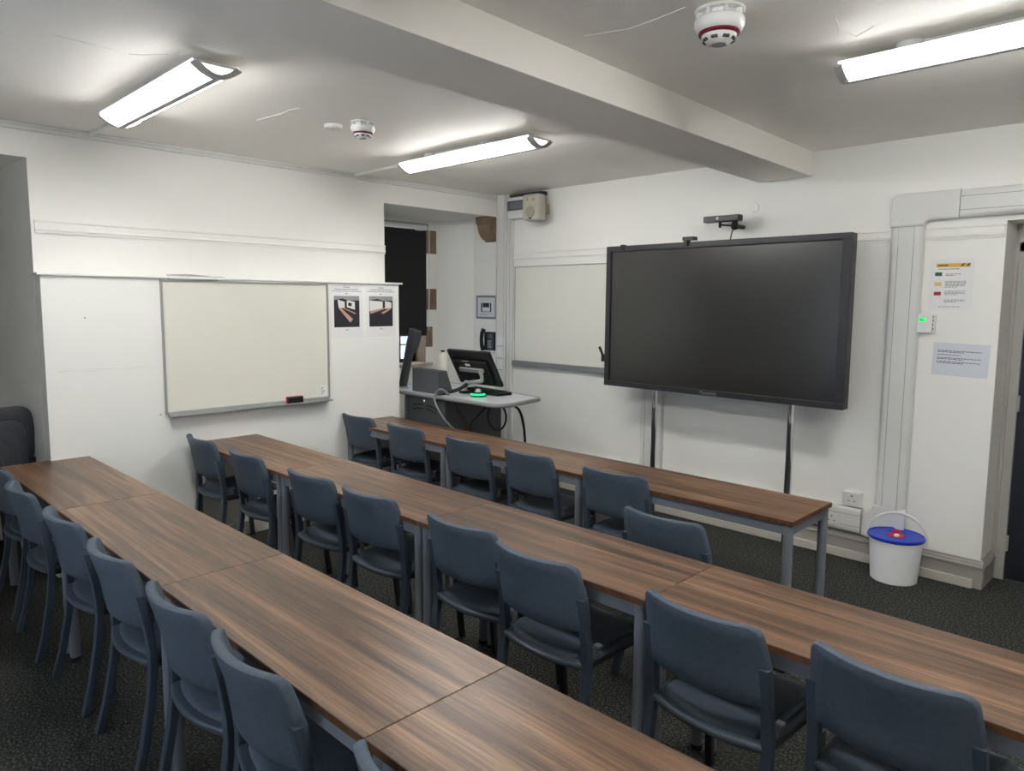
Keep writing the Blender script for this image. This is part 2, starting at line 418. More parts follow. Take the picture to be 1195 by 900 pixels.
# picture rails
def rail(a, b, name):
    m = MB()
    prof = [(0, 2.112), (.010, 2.112), (.012, 2.125), (.018, 2.13), (.018, 2.138), (.012, 2.142), (.012, 2.176), (.018, 2.178), (.02, 2.186), (0, 2.186)]
    return prof
P_ = rail(0, 0, '')
struct(MB().prism([(x, z) for x, z in P_], 'y', -3.93, -1.373).build('trim_1', M['wall'], rotz=AL))
struct(MB().prism([(-x, z) for x, z in P_], 'x', .22, 4.205).build('trim_2', M['wall']))
struct(MB().prism([(-x*.3, z) for x, z in P_], 'x', -.36, -.001).build('trim_3', M['wall']))

# skirting of the screen wall
m = MB()
sk = [(0, 0), (-.02, 0), (-.02, .125), (-.028, .13), (-.028, .14), (-.022, .145), (-.018, .158), (-.01, .164), (-.01, .172), (0, .175)]
m.prism(sk, 'x', .02, 4.23)
m.prism([(4.213-y_*1.0, z) for y_, z in sk], 'y', -.0, .27)
o = struct(m.build('baseboard_front', M['skirt']))
MB().box((.02, -.045, 0), (4.185, -.02, .058)).build('skirting_board', M['skirt2'], o, bevel=.006)
struct(MB().prism([(4+1.2-y_*-1.0, z) for y_, z in sk], 'y', -.0, .27).build('baseboard_right', M['skirt']))

# ------------------------------------------------------------------ doorway
m = MB()
m.box((4.235, .27, 0), (4.285, .335, 2.10)); m.box((5.13, .27, 0), (5.2, .335, 2.10)); m.box((4.235, .27, 2.04), (5.2, .335, 2.207))
m.box((4.213, .27, 0), (4.235, .335, 2.207))
d = struct(m.build('door_1', M['frame'], bevel=.004))
m = MB(); X0, X1 = 4.287, 5.128
m.box((X0, .30, .008), (X1, .325, 2.038))
for (a, b_, z0, z1) in ((X0, X0+.11, .008, 2.038), (X1-.11, X1, .008, 2.038), (X0+.37, X0+.47, .008, 2.038)): m.box((a, .285, z0), (b_, .30, z1))
for z0, z1 in ((.008, .24), (.86, 1.02), (1.92, 2.038)): m.box((X0+.1, .285, z0), (X1-.1, .30, z1))
for a, b_ in ((X0+.13, X0+.35), (X0+.49, X1-.13)):
    for z0, z1 in ((.26, .84), (1.04, 1.90)): m.box((a, .293, z0), (b_, .30, z1))
m.build('door_leaf', M['door'], d, bevel=.004)
m = MB()
for z in (.24, 1.12, 1.90): m.box((4.262, .262, z-.05), (4.30, .272, z+.05)); m.tube([(4.287, .262, z-.05), (4.287, .262, z+.05)], .007, 8)
m.build('hinge', M['frame'], d)
m = MB(); m.tube([(X1-.06, .285, 1.0), (X1-.06, .235, 1.0), (X1-.17, .235, 1.0)], .01, 8); m.lathe([(.026, 0), (.026, .008)], (X1-.06, .285, 1.0), 16, 'y')
m.build('door_handle', M['chrome'], d)

# ------------------------------------------------------------------ cable trunking
def trunk_prof(w, dp, r=.014, n=4):      # section, base centred on the wall: (across, out)
    P = [(-w/2, 0)]
    for i in range(n+1): a = PI-PI/2*i/n; P.append((-w/2+r+r*math.cos(a), dp-r+r*math.sin(a)))
    for i in range(n+1): a = PI/2-PI/2*i/n; P.append((w/2-r+r*math.cos(a), dp-r+r*math.sin(a)))
    P.append((w/2, 0)); return P
def vtrunk(name, label, x0, x1, z0, z1, dp, seams=(.28, .72), r=.02):
    t = thing(name, label, 'trunking', ((x0+x1)/2, 0, z0))
    MB().prism([(a, -b_) for a, b_ in trunk_prof(x1-x0, dp, r)], 'z', 0, z1-z0).build('casing', M['trunk'], t)
    m = MB()
    for s_ in seams:
        xx = -(x1-x0)/2+(x1-x0)*s_; m.box((xx-.0012, -dp-.0006, 0), (xx+.0012, -dp+.002, z1-z0))
    m.build('seam', M['line'], t)
    return t
t = thing('cable_trunking', 'wide white cable trunking rising beside the doorway and turning over it', 'trunking', (3.7, 0, .40))
w_ = .185
MB().prism([(a, -b_) for a, b_ in trunk_prof(w_, .06, .03, 6)], 'z', 0, 1.82).build('casing', M['trunk'], t)
m = MB().prism([(-b_, a+1.919) for a, b_ in trunk_prof(.166, .06, .03, 6)], 'x', .27, 2.59); m.build('casing', M['trunk'], t)
m = MB(); e0 = [(-w_/2-.004, 0), (w_/2+.004, 0)]
cr = [(-w_/2-.005, 1.80), (w_/2+.005, 1.80)]+[(w_/2+.005+.04-.04*math.cos(a), 1.80+.035*math.sin(a)) for a in (.5, 1., 1.57)]+[(.28, 1.833), (.28, 2.004)]+[(-w_/2-.005+.04-.04*math.cos(a), 1.964+.04*math.sin(a)) for a in (1.57, 1., .5, 0)]
MB().prism(cr, 'y', -.064, -.001).build('elbow', M['trunk'], t, bevel=.012)
m = MB()
for s_ in (-.044, .044): m.box((s_-.0012, -.0612, 0), (s_+.0012, -.058, 1.80))
for s_ in (-.04, .04): m.box((.28, -.0612, 1.919+s_-.0012), (2.58, -.058, 1.919+s_+.0012))
m.box((.2795, -.0655, 1.835), (.2815, -.06, 2.004)); m.box((-w_/2, -.0655, 1.799), (w_/2, -.06, 1.801))
m.build('seam', M['line'], t)
MB().box((-.044, -.0625, 1.68), (.044, -.060, 1.80)).build('joint_cover', M['trunk'], t, bevel=.001)
# flared foot piece down to the low trunking
fp = [(-.10, .01), (.10, .01), (.10, -.03), (.095, -.13), (.095, -.213), (-.16, -.213), (-.16, -.045), (-.13, -.04), (-.105, -.02)]
MB().prism(fp, 'y', -.062, -.001).build('foot_adapter', M['trunk'], t, bevel=.01)

t = thing('dado_trunking', 'low white cable trunking running along the screen wall above the skirting', 'trunking', (1.9, 0, .187))
MB().prism([(-b_, a+.084) for a, b_ in trunk_prof(.168, .05, .02)], 'x', -1.68, 1.63).build('casing', M['trunk'], t)
m = MB()
for zz in (.045, .122): m.box((-1.68, -.0512, zz-.001), (1.63, -.048, zz+.001))
for xx in (1.46, 1.629): m.box((xx-.001, -.0512, .0 if xx > 1.5 else .045), (xx+.001, -.048, .168 if xx > 1.5 else .122))
m.build('seam', M['line'], t)
vtrunk('cable_trunking', 'white vertical trunking in the corner between whiteboard wall and screen wall', .005, .135, .187, H, .045, (.12, .88), .008)
vtrunk('cable_trunking', 'slim white trunking strip alongside the corner trunking', .14, .218, .187, H, .025, (.5,), .008)
vtrunk('cable_trunking', 'white vertical trunking behind the left pole of the large screen', 1.749, 1.949, .36, 1.3, .05, (.25, .75), .02)
# ceiling-line conduit on the whiteboard wall and branches to the lamps
t = thing('ceiling_conduit', 'white mini trunking along the top of the whiteboard wall', 'trunking', lw(0, -2.6, H-.05), AL)
m = MB().box((.001, -2.4, .008), (.026, 2.58, .0495)); m.build('casing', M['trunk'], t, bevel=.003)
MB().box((.026, -2.4, .030), (.0265, 2.58, .0312)).build('seam', M['line'], t)
for yy in (-1.06, -.42, .86): MB().box((.0255, yy-.03, .006), (.030, yy+.03, .0496)).build('coupler', M['trunk'], t)

# sockets and switches
def plate(name, label, loc, w, h, kind, dp=.02, cat='socket', group=None):
    t = thing(name, label, cat, loc, 0, group)
    MB().box((-w/2, -dp, 0), (w/2, 0, h)).build('faceplate', M['plastic'], t, bevel=.004)
    m = MB()
    if kind == 'socket':
        for cx in ([0] if w < .12 else [-w/4, w/4]):
            m.box((cx-.004, -dp-.0008, h*.66), (cx+.004, -dp+.001, h*.66+.012))
            for s_ in (-1, 1): m.box((cx+s_*.018-.005, -dp-.0008, h*.36), (cx+s_*.018+.005, -dp+.001, h*.36+.006))
        m.build('pin_hole', M['ink'], t)
        MB().box((w*.18, -dp-.005, h*.72), (w*.32, -dp, h*.88)).build('rocker', M['plastic'], t, bevel=.001)
    else:
        MB().box((-.008, -dp-.004, h*.3), (.008, -dp, h*.65)).build('rocker', M['plastic'], t, bevel=.001)
        MB().box((-w/2+.004, -dp+.001, -.006), (w/2-.004, 0, 0)).build('back_box', M['photo2'], t)
    return t
plate('power_socket', 'white surface-mounted power socket standing proud above the low trunking', (3.464, 0, .365), .115, .095, 'socket', .045)
plate('power_socket', 'white power socket set into the low trunking near the table end', (3.345, -.05, .215), .10, .085, 'socket', .01)
for z_, lb in ((1.285, 'highest of the three small white switches on the corner trunking'), (1.165, 'middle one of the three small white switches on the corner trunking'), (1.05, 'lowest of the three small white switches on the corner trunking')):
    plate('light_switch', lb, (.075, -.045, z_), .085, .085, 'switch', .012, 'switch', 'switches on the corner trunking')

# ------------------------------------------------------------------ ceiling lamps
def lamp(x0, x1, yc, label, conduit=None):
    L_ = x1-x0; zt = H-.0375
    t = thing('ceiling_light', label, 'ceiling light', ((x0+x1)/2, yc, zt-.09), 0, 'linear ceiling lights')
    hw, dp = .098, .047
    top = .078
    arc = []
    n = 14
    for i in range(n+1):
        a = PI*(1.0-i/n); arc.append((hw*math.cos(a), top-.004-dp*(1-abs(math.cos(a))**1.8) if 0 < i < n else top))
    def side(sgn):
        pts = [p for p in arc if p[0]*sgn > .011]
        pts = sorted(pts, key=lambda p: abs(p[0])); pts = [(.0105*sgn, arc[n//2][1])]+pts
        inner = [(y*.96, z+.004) for y, z in pts][::-1]
        return pts+inner
    for sgn in (-1, 1):
        MB().prism(side(sgn), 'x', -L_/2+.028, L_/2-.028).build('diffuser', M['diff'], t)
    for sgn in (-1, 1):
        MB().box((-L_/2+.014, sgn*.0965, top-.001), (L_/2-.014, sgn*.0985, top+.009)).build('diffuser_lip', M['upglow'], t)
    m = MB().box((-L_/2+.01, -.016, arc[n//2][1]-.006), (L_/2-.01, .016, arc[n//2][1]+.004)); m.build('spine_strip', M['cap'], t)
    MB().box((-L_/2+.01, -.096, top-.0015), (L_/2-.01, .096, top+.010)).build('gear_tray', M['plastic'], t)
    for sx in (-1, 1):
        ring = [(y*1.06, z-.005) for y, z in arc]+[(y*.86, z+.012 if 0 < k < n else z) for k, (y, z) in reversed(list(enumerate(arc)))]
        a, b_ = sx*(L_/2-.030), sx*(L_/2+.004)
        e_ = MB().prism(ring, 'x', a, b_).build('end_cap', M['cap'], t)
        MB().prism([(y*.86, z+.012 if 0 < k < n else z) for k, (y, z) in enumerate(arc)], 'x', a+sx*.014, a+sx*.016).build('end_window', M['upglow'], e_)
    for xx in (-L_*.3, L_*.14):
        MB().lathe([(.05, top+.010), (.052, top+.0495)], (xx, 0, 0), 20).build('ceiling_mount', M['plastic'], t)
    m = MB().box((-L_*.3, -.008, top+.022), (L_/2 if conduit == 'r' else L_*.14, .008, top+.0490)); m.build('conduit', M['plastic'], t)
    return t
lamp(.80, 2.07, -3.665, 'long lit ceiling light at the left, nearest the alcove')
lamp(.83, 2.14, -1.73, 'long lit ceiling light near the window recess, between whiteboard wall and beam')
lamp(3.93, 5.20, -1.80, 'long lit ceiling light right of the beam, above the doorway side', 'r')
lamp(3.93, 5.20, -3.70, 'long lit ceiling light right of the beam, over the nearest row, out of view', 'r')
for yc, lb in ((-3.665, 'short white conduit from the wall to the left ceiling light'), (-1.73, 'short white conduit from the wall to the ceiling light near the window recess')):
    tag(MB().box((.02, yc+.05, H-.022), (.90, yc+.075, H-.0008)).build('lamp_conduit', M['plastic'], bevel=.003), lb, 'conduit')

# smoke detectors
def detector(x, y, label, s=1.0):
    t = thing('smoke_detector', label, 'smoke detector', (x, y, H), 0, 'red-banded smoke detectors')
    R = .068*s
    MB().lathe([(R*1.0, 0), (R*1.02, -.006*s), (R*.97, -.008*s)], n=36).build('base', M['plastic'], t)
    m = MB()
    for k in range(8):
        a = 2*PI*k/8; c_, s_ = math.cos(a), math.sin(a)
        m.box((-.004*s, R*.72, -.024*s), (.004*s, R*.97, -.004*s), rot=Matrix.Rotation(a, 3, 'Z'))
    m.lathe([(R*.72, -.005*s), (R*.72, -.026*s)], n=30)
    m.build('vent_fins', M['plastic'], t)
    MB().lathe([(R*.9, -.022*s), (R*1.02, -.028*s), (R*1.03, -.042*s), (R*.93, -.056*s), (R*.84, -.060*s)], n=40).build('body', M['plastic'], t)
    MB().lathe([(R*.83, -.056*s), (R*.84, -.066*s), (R*.74, -.069*s)], n=36).build('red_band', M['detred'], t)
    b_ = MB().lathe([(R*.74, -.062*s), (R*.70, -.074*s), (R*.50, -.088*s), (R*.30, -.092*s)], n=36).build('dome', M['plastic'], t)
    MB().lathe([(R*.30, -.0915*s), (R*.29, -.0945*s), (0, -.0955*s)], n=20).build('sensor_button', M['photo2'], b_)
    m = MB()
    for k in range(8):
        m.box((-.009*s, R*.55, -.0845*s), (.009*s, R*.66, -.078*s), rot=Matrix.Rotation(2*PI*k/8+.2, 3, 'Z'))
    m.build('sensor_slot', M['ink'], b_)
    return t
detector(3.80, -2.61, 'white smoke detector with dark red band, on the ceiling right of the beam', 1.25)
detector(1.516, -2.58, 'white smoke detector with red band, between the two lamps left of the beam')
t = thing('ceiling_disc', 'small plain white ceiling disc beside the smoke detector', 'detector base', (1.33, -2.66, H))
MB().lathe([(.052, 0), (.053, -.018), (.046, -.024)], n=30).build('cover', M['plastic'], t)
MB().lathe([(.004, -.0235), (.004, -.0255)], (.01, -.012, 0), n=8).build('screw', M['ink'], t)

# ------------------------------------------------------------------ speaker and control unit
t = thing('wall_control_unit', 'white wall unit with dark tinted window, beside the loudspeaker', 'control unit', (.355, 0, 2.50))
MB().box((-.125, -.10, 0), (.135, 0, .205)).build('housing', M['plastic'], t, bevel=.012)
MB().box((-.128, -.112, .075), (.125, -.098, .165)).build('tinted_window', M['darkgrey'], t, bevel=.006)
MB().box((-.09, -.1135, .09), (.10, -.112, .15)).build('window_pane', mat('smoky_pane', (112, 114, 124), .2), t)
m = MB().box((-.11, -.1, .195), (.30, -.02, .225)); m.build('top_cable', M['black'], t, bevel=.005)
t = thing('wall_loudspeaker', 'cream wall loudspeaker angled outward near the ceiling corner', 'loudspeaker', (.64, -.02, 2.445), math.radians(6))
MB().box((-.03, -.10, .08), (.03, .018, .16)).build('bracket', M['cream'], t)
m = MB().prism([(-.075, -.10), (.075, -.10), (.095, -.16), (.095, -.24), (-.095, -.24), (-.095, -.16)], 'z', 0, .235); m.build('cabinet', M['cream'], t, bevel=.028)
MB().lathe([(.052, 0), (.05, .006), (0, .007)], (0, -.238, .075), 24, 'y').build('woofer', M['cream2'], t)
m = MB().lathe([(.012, 0), (.01, .004), (0, .005)], (.035, -.24, .185), 12, 'y'); m.lathe([(.012, 0), (.01, .004), (0, .005)], (-.035, -.24, .185), 12, 'y'); m.build('tweeter', M['cream2'], t)
MB().box((-.012, -.2435, .012), (.016, -.24, .03)).build('badge', M['black'], t)

# ------------------------------------------------------------------ large screen
t = thing('large_display_screen', 'very large black flat screen held on two chrome poles', 'screen', (2.532, -.33, 1.048))
W2, HH = 1.890/2, 1.114
MB().box((-W2, .012, 0), (W2, .085, HH)).build('housing', M['bezel'], t, bevel=.006)
B = .041
m = MB(); m.box((-W2, -.006, 0), (W2, .012, B)); m.box((-W2, -.006, HH-B), (W2, .012, HH)); m.box((-W2, -.006, B), (-W2+B, .012, HH-B)); m.box((W2-B-.016, -.006, B), (W2, .012, HH-B))
m.build('bezel', M['bezel'], t, bevel=.003)
MB().box((-W2+B, .006, B), (W2-B-.016, .011, HH-B)).build('screen', M['screen'], t)
m = MB(); m.box((-W2+B, -.001, B), (-W2+B+.006, .007, HH-B)); m.box((-W2+B, -.001, HH-B-.005), (W2-B-.016, .007, HH-B)); m.build('inner_edge', M['blackm'], t)
vs, fs = text_mb('Panasonic', .034)
MB().add([(x, -.0068-z, y+.0205) for x, y, z in vs], fs).build('brand_lettering', M['alu'], t)
m = MB()
for xx in (-.492, .589):
    m = MB().tube([(xx, .06, -1.048), (xx, .06, .02)], .0245, 24); m.build('pole', M['chrome'], t)
m = MB().box((-.235, -.022, HH-.025), (-.205, .03, HH+.02)); m.box((-.24, -.03, HH+.01), (-.15, .03, HH+.035)); m.build('top_clip', M['black'], t, bevel=.002)
MB().box((-.80, -.02, HH-.035), (-.775, .03, HH+.008)).build('sensor_clip', M['black'], t, bevel=.002)
m = MB().box((-W2-.03, -.01, .19), (-W2, .03, .25)); m.tube([(-W2-.022, .0, .245), (-W2-.05, -.01, .31)], .011, 8); m.build('pen_holder', M['black'], t, bevel=.002)

t = thing('webcam_bar', 'slim black camera bar on a small wall mount above the screen', 'camera', (2.50, -.17, 2.275))
MB().box((-.135, -.03, .03), (.145, .035, .075)).build('camera_body', M['black'], t, bevel=.006)
MB().lathe([(.013, 0), (.012, .003), (0, .003)], (-.02, -.03, .053), 14, 'y').build('lens', M['chrome'], t)
m = MB().lathe([(0, -.03), (.026, -.016), (.03, 0), (.026, .016), (0, .03)], (.085, .03, .0), 16, 'x'); m.tube([(.085, .03, 0), (.085, .168, 0)], .014, 10); m.tube([(.085, .03, 0), (-.01, .0, .012)], .007, 8); m.box((-.02, -.01, -.01), (-.008, .01, .03)); m.box((.07, .02, 0), (.10, .045, .032))
m.build('mount_arm', M['blackm'], t)
m = MB().tube([(.08, .03, -.01), (.07, .02, -.05), (.06, .0, -.16), (.06, -.03, -.3)], .004, 6); m.build('cable', M['blackm'], t)
t = thing('blanking_disc', 'small round white cover plate on the wall above the screen', 'cover plate', (2.667, 0, 2.41))
MB().lathe([(.032, 0), (.032, .004), (.028, .007)], (0, 0, 0), 24, 'y').build('disc', M['wall'], t)

# ------------------------------------------------------------------ whiteboards
t = thing('whiteboard', 'large whiteboard with aluminium frame and pen tray on the left wall', 'whiteboard', lw(PX, -2.6435, .949), AL)
hw_, hh_ = .627, .901
MB().box((.001, -hw_, 0), (.010, hw_, hh_)).build('board', M['wb'], t)
m = MB()
for a, b_ in (((.001, -hw_, 0), (.018, -hw_+.014, hh_)), ((.001, hw_-.014, 0), (.018, hw_, hh_)), ((.001, -hw_, 0), (.018, hw_, .014)), ((.001, -hw_, hh_-.014), (.018, hw_, hh_))): m.box(a, b_)
m.build('frame', M['alu'], t, bevel=.002)
m = MB().box((.018, -hw_+.02, -.018), (.075, hw_-.01, -.012)); m.box((.07, -hw_+.02, -.018), (.075, hw_-.01, -.004)); m.box((.001, -hw_+.02, -.018), (.018, hw_-.01, 0)); m.build('pen_tray', M['alu'], t, bevel=.0015)
m = MB().box((.0105, .545, .03), (.011, .60, .10)); s_ = m.build('maker_label', M['paper'], t)
m = MB()
for i in range(5): m.box((.011, .55, .035+.012*i), (.0114, .57+.02*((i*7) % 3)/2, .039+.012*i))
m.build('label_print', M['ink'], s_)
m = MB().box((.011, -hw_+.05, hh_), (.03, -.25, hh_+.006)); m.build('top_clip', M['alu'], t)
t = thing('board_eraser', 'black and red whiteboard eraser resting on the pen tray', 'eraser', lw(PX+.046, -2.335, .938), AL)
MB().box((-.022, -.062, 0), (.012, .062, .05)).build('eraser_body', M['black'], t, bevel=.006)
MB().box((-.0235, -.066, .003), (-.010, .066, .053)).build('felt_pad', M['redp'], t, bevel=.002)

t = thing('whiteboard', 'plain whiteboard with dark grey tray, fixed behind the left edge of the big screen', 'whiteboard', (1.24, 0, 1.151))
MB().box((-1.0, -.012, 0), (.96, -.001, .904)).build('board', M['wb2'], t)
m = MB()
for a, b_ in (((-1.0, -.016, 0), (-.994, -.001, .904)), ((-1.0, -.016, .896), (.96, -.001, .904))): m.box(a, b_)
m.build('frame', M['photo2'], t)
MB().box((-1.0, -.05, -.045), (.96, -.001, 0)).build('pen_tray', M['deskedge'], t, bevel=.004)

# ------------------------------------------------------------------ printed sheets
def dashes(m, f, x0, x1, y, n=1, dy=.008, h=.003, seed=0):
    """rows of small word-like dashes; f maps (across, up) to a box pair"""
    rnd = random.Random(seed)
    for r_ in range(n):
        x = x0; end = x1 if r_ < n-1 or n == 1 else x0+(x1-x0)*.6
        while x < end-.004:
            w = min(rnd.uniform(.008, .022), end-x); a, b_ = f(x, y-r_*dy, x+w, y-r_*dy+h); m.box(a, b_); x += w+.004
# two room-layout posters on the panelling (frame: y across, z up, facing +x)
def layout_poster(yc, zc, label, mirror):
    t = thing('room_layout_poster', label, 'poster', lw(PX, yc, zc-.21), AL)
    MB().box((.0008, -.152, 0), (.002, .152, .425)).build('sheet', M['paper'], t)
    f = lambda a, b_, c, d_: ((.0018, a, b_), (.0026, c, d_))
    m = MB(); dashes(m, f, -.03, .03, .402, 1, h=.005, seed=1); dashes(m, f, -.11, .11, .385, 1, h=.005, seed=2); dashes(m, f, -.135, .135, .370, 1, h=.004, seed=3); dashes(m, f, -.012, .012, .350, 1, h=.005); dashes(m, f, -.014, .014, .062, 1, h=.004)
    m.build('heading_text', M['ink'], t)
    p = MB().box((.0018, -.118, .085), (.0028, .118, .335)).build('photo_print', M['photo'], t)
    def poly(ps, nm, mm, d_=.0030): MB().prism(ps, 'x', .0027, d_).build(nm, mm, p)
    poly([(-.118, .335), (.118, .335), (.118, .300), (.02, .298), (-.04, .315), (-.118, .300)], 'ceiling_area', M['photo2'], .0029)
    if mirror:
        poly([(-.115, .300), (.015, .292), (.015, .235), (-.115, .212)], 'wall_area', M['photo4'], .0031)
        poly([(.04, .295), (.105, .285), (.105, .238), (.04, .230)], 'wall_area', M['photo4'], .0031)
        poly([(-.108, .212), (.04, .238), (.04, .232), (-.105, .190)], 'table_area', M['photo3'], .0033)
        poly([(0, .200), (.09, .236), (.102, .230), (.02, .188)], 'table_area', M['photo3'], .0033)
    else:
        poly([(-.085, .305), (-.02, .288), (-.02, .240), (-.075, .235)], 'wall_area', M['photo4'], .0031)
        poly([(0, .300), (.075, .288), (.075, .225), (0, .245)], 'wall_area', M['photo4'], .0031)
        poly([(.012, .282), (.045, .279), (.045, .252), (.012, .256)], 'screen_area', M['photo'], .0033)
        poly([(-.08, .24), (-.055, .240), (.055, .150), (.03, .122)], 'table_area', M['photo3'], .0033)
        poly([(-.045, .246), (.08, .198), (.08, .188), (-.04, .238)], 'table_area', M['photo3'], .0033)
layout_poster(-1.84, 1.63, 'printed room layout sheet with photo, left of a pair beside the whiteboard', False)
layout_poster(-1.508, 1.63, 'printed room layout sheet with photo, right of a pair at the panel edge', True)

# notices beside the door (frame: x across, z up, facing -y)
g_ = lambda a, b_, c, d_: ((a, -.0026, b_), (c, -.0018, d_))
t = thing('security_notice', 'white notice with yellow banner and green, yellow and red blocks', 'notice', (3.948, 0, 1.688), 0)
MB().box((-.118, -.002, 0), (.118, -.0008, .308)).build('sheet', M['paper'], t)
MB().box((-.083, -.0027, .258), (.098, -.0018, .281)).build('banner', M['gold'], t)
for x0 in (.045, .075): MB().prism([(x0, .262), (x0+.012, .262), (x0+.024, .279), (x0+.012, .279)], 'y', -.0032, -.0026).build('banner_stripe', M['ink'], t)
MB().box((-.078, -.0031, .266), (-.02, -.0026, .273)).build('banner_text', M['ink'], t)
for zz, mm, nm in ((.206, 'green', 'green_block'), (.146, 'yellow', 'yellow_block'), (.088, 'red', 'red_block')):
    MB().box((-.088, -.0027, zz), (-.05, -.0018, zz+.022)).build(nm, M[mm], t)
for a_ in ((-.07, .04, .245, 1, .008, .004, 4), (-.03, .05, .215, 2, .008, .003, 5), (-.03, .08, .172, 6, .007, .0025, 6), (-.03, .08, .112, 4, .007, .0025, 8), (-.03, .08, .060, 3, .007, .0025, 9), (-.06, .06, .018, 1, .008, .0025, 10)):
    m = MB(); dashes(m, g_, *a_); m.build('notice_text', M['ink'], t)
t = thing('paper_notice', 'landscape pale sheet of printed text, taped below the thermostat', 'notice', (4.025, 0, 1.30))
o = MB().box((-.150, -.0045, -.015), (.150, -.003, .185), rot=Matrix.Rotation(math.radians(1.5), 3, 'Y')).build('sheet', M['paper2'], t)
R_ = Matrix.Rotation(math.radians(1.5), 3, 'Y')
m = MB(); g2 = lambda a, b_, c, d_: ((a, -.0056, b_), (c, -.0044, d_))
dashes(m, g2, -.125, .11, .135, 2, seed=11, h=.004); dashes(m, g2, -.125, 0, .110, 1, seed=12, h=.004); dashes(m, g2, -.125, .11, .092, 2, seed=13, h=.004); dashes(m, g2, -.125, .11, .068, 2, seed=14, h=.004)
m.v = [tuple(R_ @ Vector(v)) for v in m.v]; m.build('notice_text', M['ink'], t)
t = thing('thermostat', 'small white wall thermostat with a glowing green display', 'thermostat', (3.822, -.001, 1.545))
MB().box((-.05, -.012, -.004), (.062, 0, .112)).build('back_plate', M['plastic'], t, bevel=.002)
MB().box((-.056, -.04, 0), (.05, -.012, .115)).build('body', M['plastic'], t, bevel=.004)
MB().box((-.027, -.0415, .067), (.015, -.0395, .092)).build('display', M['tlens'], t)
m = MB(); dashes(m, lambda a, b_, c, d_: ((a, -.0420, b_), (c, -.0412, d_)), -.018, .006, .074, 2, dy=-.008, h=.004); m.build('display_digits', M['green'], t)
m = MB()
for zz in (.02, .045, .07, .092): m.box((.0495, -.03, zz), (.0515, -.018, zz+.012))
m.build('side_vent', M['ink'], t)

# framed diagram and phone on the side wall of the recess
t = thing('framed_diagram', 'grey framed diagram sheet on the recess wall above the telephone', 'framed notice', (-.165, 0, 1.545))
MB().box((-.15, -.012, 0), (.15, -.001, .235)).build('frame', M['deskedge'], t, bevel=.002)
MB().box((-.125, -.0135, .02), (.125, -.0118, .212)).build('sheet', M['paper2'], t)
m = MB().box((-.075, -.0145, .07), (-.058, -.0133, .16)); m.box((.058, -.0145, .07), (.075, -.0133, .16)); m.box((-.05, -.0145, .115), (.045, -.0133, .16)); m.box((-.06, -.0145, .068), (.06, -.0133, .073)); m.build('diagram_print', M['photo'], t)
m = MB(); dashes(m, lambda a, b_, c, d_: ((a, -.0145, b_), (c, -.0133, d_)), -.09, .09, .19, 1, seed=3); dashes(m, lambda a, b_, c, d_: ((a, -.0145, b_), (c, -.0133, d_)), -.1, .1, .05, 2, dy=.012, seed=5); m.build('diagram_text', M['ink'], t)
t = thing('wall_telephone', 'black corded wall telephone in the recess beside the corner trunking', 'telephone', (-.085, 0, 1.23))
MB().box((-.065, -.055, 0), (.082, -.001, .185)).build('body', M['black'], t, bevel=.01)
m = MB().tube([(-.060, -.07, .0), (-.068, -.085, .05), (-.07, -.088, .11), (-.066, -.085, .17), (-.052, -.07, .215)], [.024, .02, .018, .02, .024], 12); m.build('handset', M['blackm'], t)
m = MB()
for i in range(3):
    for j in range(4): m.box((-.012+.02*i, -.058, .03+.02*j), (.0+.02*i, -.054, .042+.02*j))
m.build('keypad', M['photo2'], t)
MB().box((-.02, -.058, .125), (.05, -.0545, .16)).build('display', M['darkgrey'], t)
MB().box((-.04, -.05, -.03), (.082, -.001, -.002)).build('wall_cradle', M['plastic'], t, bevel=.004)

# ------------------------------------------------------------------ lectern desk
LZ = .93
t = thing('lectern_desk', 'grey teaching lectern with rounded pale top, in front of the window recess', 'lectern', (.32, -.85, 0))
cab = MB().box((-.265, -.32, .02), (.27, .32, LZ-.03)).build('cabinet_body', M['darkgrey2'], t, bevel=.003)
MB().box((-.262, -.335, .06), (.268, -.32, LZ-.035)).build('cabinet_door', M['darkgrey'], t, bevel=.002)
m = MB()
for s0, s1, dr in ((-.17, -.03, 0), (.02, .16, 1)):
    for k in (0, .035):
        n = 6
        for i in range(n):
            a, b_ = s0+(s1-s0)*i/n, s0+(s1-s0)*(i+1)/n
            ff = (lambda x: .81-k+.012*math.sin((x-s0)/(s1-s0)*PI/2)) if dr == 0 else (lambda x: .822-k-.03*((x-s0)/(s1-s0))**2)
            m.add([(a, -.336, ff(a)), (b_, -.336, ff(b_)), (b_, -.336, ff(b_)+.010), (a, -.336, ff(a)+.010), (a, -.334, ff(a)), (b_, -.334, ff(b_)), (b_, -.334, ff(b_)+.010), (a, -.334, ff(a)+.010)], [(0,1,2,3),(4,7,6,5),(0,4,5,1),(3,2,6,7)])
m.build('vent_slot', M['slot'], t)
MB().lathe([(.010, 0), (.010, .006)], (-.005, -.335, .865), 12, 'y').build('door_lock', M['chrome'], t)
MB().box((-.34, -.30, 0), (-.268, .28, LZ-.04)).build('side_panel', M['deskedge'], t, bevel=.003)
def rounded(pts, rs, n=7):
    out = []
    N_ = len(pts)
    for i, p in enumerate(pts):
        p = Vector(p); a = (Vector(pts[i-1])-p).normalized(); c_ = (Vector(pts[(i+1) % N_])-p).normalized(); r = rs[i]
        q0, q1 = p+a*r, p+c_*r
        for k in range(n+1):
            s_ = k/n; out.append(tuple(q0*(1-s_)**2+p*2*s_*(1-s_)+q1*s_**2))
    return out
outl = rounded([(-.62, -.375), (.96, -.36), (.86, .20), (-.22, .36), (-.62, .36)], [.03, .16, .06, .05, .03])
MB().prism(outl, 'z', LZ-.026, LZ-.001).build('desk_top', M['deskgrey'], t)
ctr = Vector((.1, 0)); m = MB()
